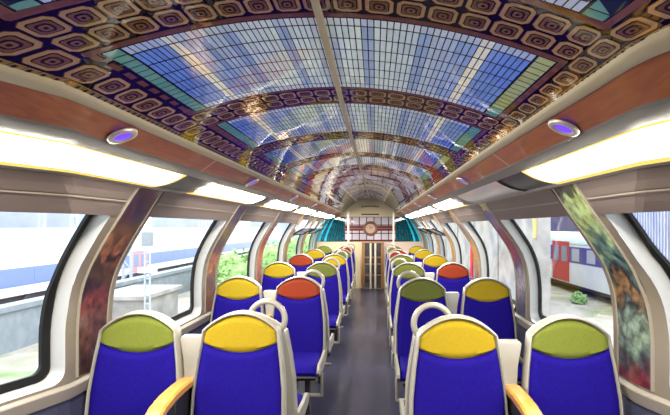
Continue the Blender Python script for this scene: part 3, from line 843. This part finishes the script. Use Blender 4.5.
train('commuter_train', 'pale white train further back in the yard, outside the nearest left window', -27, 14, 50, 2.9, -1.35, 1.5, 1, (-.1, .75, M['trainw']), [(34, M['trainr'])], M['winpane'])
train('suburban_train', 'white train with red door and violet-blue band outside the right windows', 9.14, 12.2, 38, 2.8, -2.55 + E - .05 + .0, E - .28, -1, (E - 1.62, E - .9, M['trainp']), [(21.8, M['trainr'])], M['winlt'], GZ=-1.4, step=1.45, whalf=.36)
# left yard
m = MB(); m.box(-11.3, -11, 6, 70, GZ, GZ + 1.25); m.box(-11.45, -10.9, 6, 70, GZ + 1.25, GZ + 1.42); o = m.build('retaining_wall', M['greyc']); tag(o, 'long low grey concrete wall beside the tracks on the left', 'wall')
m = MB(); m.box(-10.2, -8.4, 16.5, 19.5, GZ, GZ + 1.15); m.box(-10.35, -8.25, 16.35, 19.65, GZ + 1.15, GZ + 1.3); o = m.build('equipment_cabinet', M['conc']); tag(o, 'flat-topped pale concrete box in front of the low wall on the left', 'trackside box')
def mast(x, y, h, label, arm=1):
    r = thing('catenary_mast', label, 'mast', (x, y, GZ), 0, 'catenary masts in the rail yard')
    m = MB()
    for dx in (-.2, .2): m.box(dx - .05, dx + .05, -.06, .06, 0, h)
    z = .2; f = 1
    while z < h - .6: m.tube([(-.2 * f, 0, z), (.2 * f, 0, z + .5)], .03, 5); z += .5; f = -f
    m.build('lattice_column', M['steel'], r)
    m = MB(); m.tube([(0, 0, h - .7), (arm * 2.6, 0, h - .2)], .05, 6); m.tube([(0, 0, h - 1.7), (arm * 2.6, 0, h - .4)], .035, 6); m.build('bracket_arm', M['steel'], r)
mast(-12.2, 22.4, 7.5, 'grey lattice mast seen through the second left window', -1)
mast(-18.9, 28.5, 8, 'thin grey lattice mast seen through the nearest left window, to the right', -1)
mast(-25, 34, 8.5, 'thin grey lattice mast seen through the nearest left window, to the left', 1)
mast(-18.9, 52, 8.5, 'distant lattice mast behind the blue-banded train', -1)
mast(-12.4, 50, 8.5, 'distant lattice mast through the third left window', -1)
r = thing('signal_post', 'slim signal post with a grey box head, left yard', 'signal', (-7.9, 15.9, GZ))
m = MB(); m.tube([(-.09, 0, 0), (-.09, 0, 3.1)], .035, 6); m.tube([(.09, 0, 0), (.09, 0, 3.1)], .035, 6)
for k in range(10): m.tube([(-.09, 0, .2 + k * .3), (.09, 0, .2 + k * .3)], .025, 5)
m.build('ladder_post', M['steel'], r)
m = MB(); m.box(-.17, .17, -.12, .12, 3.15, 3.65, 0, .03); m.build('signal_head', M['greyc'], r)
m = MB(); m.box(-.3, .3, -.1, .1, 2.2, 2.38); m.build('sign_plate', M['trainw'], r)
def bush(x, y, rx, ry, rz_, label, n=900, GZ=GZ):
    m = MB(); 
    for _ in range(n):
        a = random.uniform(0, 2 * PI); b = math.acos(random.uniform(-.2, 1)); rr = random.uniform(.75, 1.08)
        p = Vector((rx * rr * math.sin(b) * math.cos(a), ry * rr * math.sin(b) * math.sin(a), rz_ * (.35 + .65 * max(0, math.cos(b)) * rr) * random.uniform(.6, 1)))
        s = random.uniform(.10, .2); t = Vector((random.uniform(-1, 1), random.uniform(-1, 1), random.uniform(-.4, 1))).normalized(); q = t.orthogonal().normalized()
        m.poly([p - t * s, p + q * s * .5, p + t * s, p - q * s * .5])
    r = thing('bush', label, 'bush', (x, y, GZ), 0, 'green bushes beside the tracks')
    m.build('foliage', M['leaf'], r)
    m = MB(); m.loft([[(f * rx * .8 * math.cos(2 * PI * k / 12), f * ry * .8 * math.sin(2 * PI * k / 12), z) for k in range(12)] for f, z in ((.9, 0), (1, rz_ * .4), (.7, rz_ * .75), (.2, rz_ * .88))], True, 0, True)
    m.build('leaf_core', M['leaf'], r)
for x, y, rr, hh, lab in ((-6.5, 22.6, 1.1, 2.3, 'bright green bush seen through the third left window, lowest and nearest'), (-8.4, 26.6, 1.4, 2.6, 'bright green bush behind the nearest one outside the third left window'),
                          (-7.2, 31.5, 1.7, 2.9, 'green bush seen through the fourth left window'), (-7.0, 38, 2, 3.2, 'green bush seen through the fifth left window'), (-7, 48, 2.4, 3.6, 'distant green bush through the last left windows')):
    bush(x, y, rr, rr * 1.4, hh, lab)
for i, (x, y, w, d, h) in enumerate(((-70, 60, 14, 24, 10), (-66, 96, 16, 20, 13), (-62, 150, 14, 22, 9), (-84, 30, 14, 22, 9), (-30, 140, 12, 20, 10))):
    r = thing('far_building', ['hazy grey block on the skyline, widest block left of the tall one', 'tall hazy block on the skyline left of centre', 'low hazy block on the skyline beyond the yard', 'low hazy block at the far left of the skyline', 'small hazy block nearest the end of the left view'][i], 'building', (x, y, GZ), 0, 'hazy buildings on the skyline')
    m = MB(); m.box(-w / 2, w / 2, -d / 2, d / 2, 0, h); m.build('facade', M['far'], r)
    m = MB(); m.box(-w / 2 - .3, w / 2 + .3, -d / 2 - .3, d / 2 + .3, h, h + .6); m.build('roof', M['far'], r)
    m = MB()
    for q in range(8):
        for z in range(int(h // 3)): m.box(w / 2, w / 2 + .05, -d / 2 + 1 + q * d / 8, -d / 2 + 2.4 + q * d / 8, 1 + z * 3, 2.6 + z * 3)
    m.build('window_band', M['winpane'], r)
for tx, lab in ((-13.8, 'pair of steel rails nearest the low wall in the left yard'), (-20.8, 'pair of steel rails behind the blue-banded train'), (-23.2, 'pair of steel rails in front of the far white train')):
    r = thing('railway_track', lab, 'track', (tx, 40, GZ), 0, 'railway tracks in the yard')
    m = MB()
    for dx in (-.72, .72): m.box(dx - .04, dx + .04, -32, 32, .1, .25)
    m.build('rail', M['steel'], r)
    m = MB()
    for q in range(90): m.box(-1.2, 1.2, -31.8 + q * .71, -31.55 + q * .71, 0.0, .11)
    m.build('sleeper', M['greyc'], r)
# right side
m = MB(); m.box(5.75, 6.15, 15.4, 60, GZ, 4.6)
for k in range(9): m.box(5.69, 5.75, 15.4 + k * 5, 15.9 + k * 5, GZ, 4.6)
cw = o = m.build('concrete_wall', M['conc']); tag(o, 'tall pale concrete wall outside the second and third right windows', 'wall')
m = MB(); m.box(5.60, 5.685, 15.42, 15.6, 1.25, 3.0); m.build('yellow_strip', mat('pale_yellow_paint', rgb(170, 158, 90), .7), cw)
m = MB(); m.tube([(5.3, 24, -1.4), (5.3, 24, .6)], .09, 8); o = m.build('red_post', M['trainr']); tag(o, 'small red post before the concrete wall outside the right windows', 'post')
r = thing('shed_building', 'dark violet building behind the red-doored train', 'building', (19, 30, GZ))
m = MB(); m.box(-2.5, 2.5, -14, 14, 0, 7.5); m.build('facade', M['violet'], r)
m = MB(); m.box(-2.8, 2.8, -14.3, 14.3, 7.5, 7.8); m.build('roof', M['under'], r)
m = MB(); m.box(6.2, 6.35, 7.7, 10.7, GZ, 5)
for k in range(30): m.box(6.16, 6.2, 7.75 + k * .1, 7.79 + k * .1, GZ, 5)
o = m.build('ribbed_screen', M['screen']); tag(o, 'pale ribbed screen outside the nearest right window', 'screen')
bush(8.2, 17.8, .22, .26, .42, 'small green tuft on the ground before the red-doored train', 160, -1.4)

# ------------------------------------------------------------------ sky, camera, view
w = bpy.data.worlds.new('World'); SC.world = w; w.use_nodes = True
N = w.node_tree.nodes; L = w.node_tree.links; bg = N['Background']
tc = N.new('ShaderNodeTexCoord'); sx = N.new('ShaderNodeSeparateXYZ'); L.new(tc.outputs['Generated'], sx.inputs[0])
rp = N.new('ShaderNodeValToRGB'); rp.color_ramp.elements[0].position = 0.0; rp.color_ramp.elements[0].color = (.93, .95, 1, 1); rp.color_ramp.elements[1].position = .6; rp.color_ramp.elements[1].color = (.78, .88, 1, 1)
L.new(sx.outputs['Z'], rp.inputs['Fac']); L.new(rp.outputs['Color'], bg.inputs['Color']); bg.inputs['Strength'].default_value = 2.5
cam = bpy.data.cameras.new('Camera'); co = bpy.data.objects.new('Camera', cam); COL.objects.link(co)
co.location = (CX, 0, E); co.rotation_euler = (PI / 2, 0, 0)
F = 450.0
cam.sensor_width = 36; cam.lens = 36 * F / 670
cam.shift_x = -(375 - 335) / 670; cam.shift_y = (227 - 207.5) / 670
cam.clip_start = .02; cam.clip_end = 1000
SC.camera = co
SC.view_settings.view_transform = 'Standard'; SC.view_settings.look = 'None'; SC.view_settings.gamma = 1
SC.view_settings.exposure = 1.35
SC.cycles.use_denoising = True
SC.cycles.max_bounces = 8; SC.cycles.diffuse_bounces = 5; SC.cycles.transparent_max_bounces = 12
SC.cycles.sample_clamp_indirect = 6
